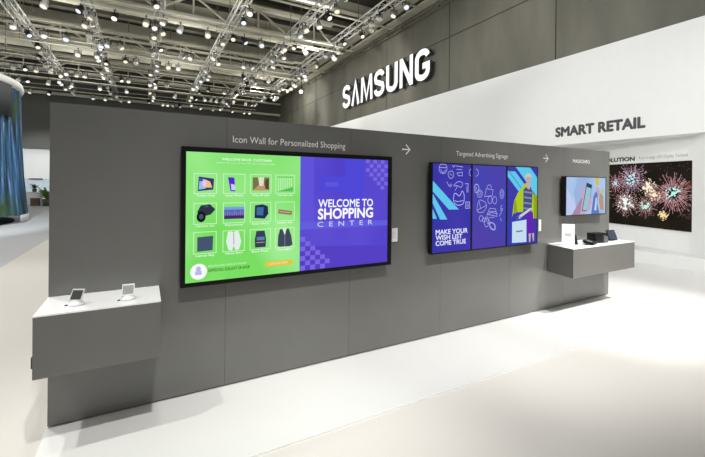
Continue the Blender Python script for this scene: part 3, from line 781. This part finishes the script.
b.build('mounting_rail', sg); at_thing(sg,(12.4,19,7))

# ------------------------------------------------------------------ round curtained stand at the left
cx_, cy_, R = -9.76, 21.9, 5.0
dr = thing('curtained_pavilion', 'round pavilion with tall blue forest-printed curtain and white top ring at the left', 'pavilion', (cx_,cy_,0))
def curtain_mat():
    m = bpy.data.materials.new('forest curtain'); m.use_nodes = True; nt = m.node_tree; b = nt.nodes['Principled BSDF']
    b.inputs['Roughness'].default_value = .7
    tc = nt.nodes.new('ShaderNodeTexCoord'); sp = nt.nodes.new('ShaderNodeSeparateXYZ'); at = nt.nodes.new('ShaderNodeMath'); at.operation = 'ARCTAN2'
    nt.links.new(tc.outputs['Object'], sp.inputs[0]); nt.links.new(sp.outputs['Y'], at.inputs[0]); nt.links.new(sp.outputs['X'], at.inputs[1])
    cb = nt.nodes.new('ShaderNodeCombineXYZ'); mu = nt.nodes.new('ShaderNodeMath'); mu.operation = 'MULTIPLY'; mu.inputs[1].default_value = 27
    mz = nt.nodes.new('ShaderNodeMath'); mz.operation = 'MULTIPLY'; mz.inputs[1].default_value = .22
    nt.links.new(at.outputs[0], mu.inputs[0]); nt.links.new(sp.outputs['Z'], mz.inputs[0])
    nt.links.new(mu.outputs[0], cb.inputs[0]); nt.links.new(mz.outputs[0], cb.inputs[1])
    n1 = nt.nodes.new('ShaderNodeTexNoise'); n1.inputs['Scale'].default_value = 1.6; n1.inputs['Detail'].default_value = 4
    nt.links.new(cb.outputs[0], n1.inputs['Vector'])
    r1 = nt.nodes.new('ShaderNodeValToRGB'); e = r1.color_ramp.elements
    e[0].position = .38; e[0].color = lin((20,32,44))+(1,); e[1].position = .64; e[1].color = lin((132,168,204))+(1,)
    for p_, c in ((.43,(30,66,84)),(.5,(44,88,124)),(.58,(72,118,168))):
        q = e.new(p_); q.color = lin(c)+(1,)
    nt.links.new(n1.outputs['Fac'], r1.inputs[0])
    n2 = nt.nodes.new('ShaderNodeTexNoise'); n2.inputs['Scale'].default_value = .55; n2.inputs['Detail'].default_value = 3
    nt.links.new(tc.outputs['Object'], n2.inputs['Vector'])
    r2 = nt.nodes.new('ShaderNodeValToRGB'); r2.color_ramp.elements[0].position = .52; r2.color_ramp.elements[1].position = .68
    nt.links.new(n2.outputs['Fac'], r2.inputs[0])
    mx = nt.nodes.new('ShaderNodeMix'); mx.data_type = 'RGBA'; mx.inputs['B'].default_value = lin((62,92,58))+(1,)
    nt.links.new(r2.outputs[0], mx.inputs['Factor']); nt.links.new(r1.outputs[0], mx.inputs['A'])
    nt.links.new(mx.outputs['Result'], b.inputs['Base Color'])
    return m
M_cur = curtain_mat()
b = MB(); N = 360; lv = [(.35,5.1),(2,4.95),(4,4.85),(5.84,4.82)]; vs = []
for h, rr in lv:
    for k in range(N):
        a = 2*PI*k/N; q = rr + .07*math.sin(k*2*PI/6) + .03*math.sin(k*.71); vs.append((q*math.cos(a), q*math.sin(a), h))
fs = []
for j in range(len(lv)-1): fs += [(j*N+k, j*N+(k+1) % N, (j+1)*N+(k+1) % N, (j+1)*N+k) for k in range(N)]
b.add(vs, fs, M_cur, True); b.build('curtain', dr)
b = MB().lathe([(4.7,5.85),(4.92,5.8),(5.0,5.95),(4.95,6.15),(4.75,6.2),(4.7,5.85)], (0,0,0), (0,0,1), M_wwall, 96); o = b.build('top_ring', dr)
for a in (40,140,220,320):
    a = math.radians(a); MB().tube((4.82*math.cos(a),4.82*math.sin(a),6.15),(4.82*math.cos(a),4.82*math.sin(a),HZ), .02, M_beamd, 5).build('hanger', dr)
def band(name, rad, z0, z1, a0, a1, m):
    b = MB(); n = 60; vs = []
    for zz in (z0, z1):
        for k in range(n+1):
            a = math.radians(a0+(a1-a0)*k/n); vs.append((rad(zz)*math.cos(a), rad(zz)*math.sin(a), zz))
    b.add(vs, [(k,k+1,n+2+k,n+1+k) for k in range(n)], m, True)
    o = b.build(name, dr); so = o.modifiers.new('cloth','SOLIDIFY'); so.thickness = .02; return o
o = band('interior_band', lambda z: 4.96, 4.5, 5.85, 190, 350, mat('dark grey valance',(58,60,64),.8)); o['label'] = 'dark grey band standing in for the dark interior under the ring'  # the pavilion's dim interior, put in as a dark band below the ring
o = band('hem', lambda z: 5.2, .06, .34, 353, 400, mat('sheer white hem',(222,224,230),.8)); o['label'] = 'white hem at the foot of the curtain'
b = MB().lathe([(0,0),(5.05,0),(5.05,.05),(0,.05)], (-.3,-.3,.002), (0,0,1), mat('dark floor disc',(34,36,42),.9), 72); b.build('platform', dr)  # dark disc under the curtain

# ------------------------------------------------------------------ neighbouring white stand in the far opening
b = MB().box((-16,40.2,2.0),(-5.2,40.4,4.9), M_wwall); b.box((-16,40.25,0),(-5.2,40.45,2.0), mat('pale blue panel',(214,228,236),.4))
tag(b.build('backdrop_board'), 'white and pale blue back panel of the stand in the far opening', 'panel')
b = MB().box((-30,39.0,-.1),(-4,46,0), M_aisle); struct(b.build('floor'))
b = MB().box((-8.2,40.12,1.95),(-7.3,40.2,2.05), mat('dark sign strip',(90,92,94),.5)); tag(b.build('sign_strip'), 'thin dark strip sign on the far white panel', 'sign')
r = thing('reception_desk', 'low white desk in the far opening beside the plants', 'desk', (-7.0,36.6,0))
MB().box((-8.2,36.4,0),(-6.7,36.9,.95), M_wwall).build('body', r); MB().box((-8.25,36.35,.95),(-6.65,36.95,1.0), M_white).build('desktop', r); at_thing(r,(-7.0,36.6,0))
r = thing('storage_crate', 'brown crate on the floor in front of the far white desk', 'crate', (-6.95,35.9,0))
mb_ = mat('brown crate',(108,88,72),.7)
MB().box((-7.2,35.7,0),(-6.7,36.1,.5), mb_).build('body', r); MB().box((-7.22,35.68,.5),(-6.68,36.12,.56), mat('crate lid',(84,70,60),.7)).build('lid', r); at_thing(r,(-6.95,35.9,0))
def plant(name, x, y, z, s, lab, dark):
    r = thing(name, lab, 'plant', (x,y,z))
    MB().lathe([(0,0),(.2*s,0),(.27*s,.42*s),(.24*s,.42*s),(.22*s,.38*s),(0,.38*s)], (0,0,0), (0,0,1), mat('dark planter',(70,66,62),.6), 16).build('pot', r)
    b = MB(); m = mat('leaf dark',(46,74,44),.5,var=.25,scale=9) if dark else mat('leaf fresh',(104,138,66),.5,var=.3,scale=9)
    for k in range(46):
        a = random.uniform(0,2*PI); l = s*random.uniform(.6,1.15); up = random.uniform(.35,1.3); pts = []
        for j in range(5):
            t = j/4; rr = l*t*.62; h = .4*s + l*up*(t-.45*t*t)
            w_ = s*.07*math.sin(PI*min(1,t*.9+.1)); pts.append((Vector((rr*math.cos(a),rr*math.sin(a),h)), w_))
        sd = Vector((-math.sin(a),math.cos(a),0)); vs = []
        for p_, w_ in pts: vs += [p_-sd*w_, p_+sd*w_]
        b.add(vs, [(2*j,2*j+1,2*j+3,2*j+2) for j in range(4)], m)
    b.build('foliage', r)
plant('potted_plant', -6.15, 35.3, 0, 1.25, 'leafy potted palm in the far opening beside the grey partition', False)
plant('potted_plant', -7.15, 36.65, 1.0, .6, 'dark bushy plant standing on the far white desk', True)

# ------------------------------------------------------------------ light
def spot(loc, tgt, power, deg=60, blend=.6, rad=.12, col=(1,.975,.93)):
    l = bpy.data.lights.new('spot_light', 'SPOT'); l.energy = power; l.spot_size = math.radians(deg); l.spot_blend = blend; l.shadow_soft_size = rad; l.color = col
    o = bpy.data.objects.new('spot_light', l); COL.objects.link(o); o.location = loc
    o.rotation_euler = (Vector(tgt)-Vector(loc)).to_track_quat('-Z','Y').to_euler()
NEU = (1,.985,.955)
for x, p in ((.7,1900),(2.3,1400),(4.3,2700),(6.3,4800)):          # aimed at the foot of the partition
    spot((x,-1.6,8.4),(x,3.1,.2), p, 28, 1., col=NEU)
for x, p in ((.1,300),(3.4,220),(6.4,300)):
    spot((x,1.5,8.4),(x,2.9,0), p, 40, 1., col=NEU)
for x, p in ((-3.6,1500),(9.4,750),(3.,60),(6.5,420)):             # straight down on the carpet beside the partition
    spot((x,1.5,8.4),(x,1.3,0), p, 84, 1., col=NEU)
for y, p in ((3.5,680),(8.,760),(14.,1000)):            # across at the white stand wall
    spot((-1.5,y+.5,8.7),(10.3,y,3.0), p, 62, 1., col=(.98,.99,1))
spot((-6,7.5,5.2),(10.8,5,2.9), 2200, 30, 1., col=(1,.985,.95))  # added low spot without a fixture, lifts the shade in the recess
spot((-6,11,8.8),(-5,11,0), 1500, 90, col=NEU)
spot((-2.6,6.4,8.8),(-2.4,6.2,0), 1000, 70, col=NEU)  # added spot, brightens the carpet left of the partition
spot((6.5,17,8.8),(12.5,20,7.5), 600, 80)
spot((6.5,9,8.8),(12.5,9,8), 500, 80)
spot((6.8,28,8.8),(12.5,30,8), 650, 80)
spot((-4.4,14,8.8),(-7,18.5,3), 3000, 70, col=(.95,.98,1))
spot((-7,34.5,4.3),(-7,40.2,2.6), 700, 80, col=(.97,.99,1))  # added spot, brightens the panel of the far stand
def lamp(loc, power):
    """point light without a housing, standing in for lamp spill on the steel"""
    l = bpy.data.lights.new('spill_light', 'POINT'); l.energy = power; l.shadow_soft_size = .3; l.color = (1,.98,.92)
    o = bpy.data.objects.new('spill_light', l); COL.objects.link(o); o.location = loc
for x in (-9,-3.5,2,7.6):
    for y in (15.6,22.2,29.4): lamp((x,y,8.2), 175)  # added to brighten the ceiling steel; no lamp hangs at these points
lamp((11.3,30.7,9.5), 90)
w = bpy.data.worlds.new('ambient fill'); S.world = w; w.use_nodes = True
bgn = w.node_tree.nodes['Background']; bgn.inputs['Color'].default_value = (1,.995,.98,1)
# ambient light made stronger from the left, to lift the shaded recess
wt_ = w.node_tree; tcw = wt_.nodes.new('ShaderNodeTexCoord'); sxw = wt_.nodes.new('ShaderNodeSeparateXYZ'); mrw = wt_.nodes.new('ShaderNodeMapRange')
wt_.links.new(tcw.outputs['Generated'], sxw.inputs[0]); wt_.links.new(sxw.outputs['X'], mrw.inputs['Value'])
mrw.inputs['From Min'].default_value = -.3; mrw.inputs['From Max'].default_value = -.95
mrw.inputs['To Min'].default_value = .17; mrw.inputs['To Max'].default_value = 1.05
wt_.links.new(mrw.outputs[0], bgn.inputs['Strength'])

# ------------------------------------------------------------------ camera
cam = bpy.data.cameras.new('camera'); co = bpy.data.objects.new('camera', cam); COL.objects.link(co)
cam.sensor_width = 36; cam.lens = 381/705*36; cam.clip_end = 200
cam.shift_y = -(228.5-183.9)/705
fwd = Vector((FX,FY,0)); right = Vector((FY,-FX,0)); up = Vector((0,0,1)); roll = 8/902.
# the photograph is turned clockwise by a hair: turn the camera the other way
r2 = right*math.cos(roll)+up*math.sin(roll); u2 = up*math.cos(roll)-right*math.sin(roll)
m = Matrix((r2, u2, -fwd)).transposed().to_4x4(); m.translation = Vector((0,0,1.82))
co.matrix_world = m
S.camera = co
S.view_settings.view_transform = 'Standard'; S.view_settings.look = 'None'; S.view_settings.gamma = 1; S.view_settings.exposure = 0
S.view_settings.use_curve_mapping = False
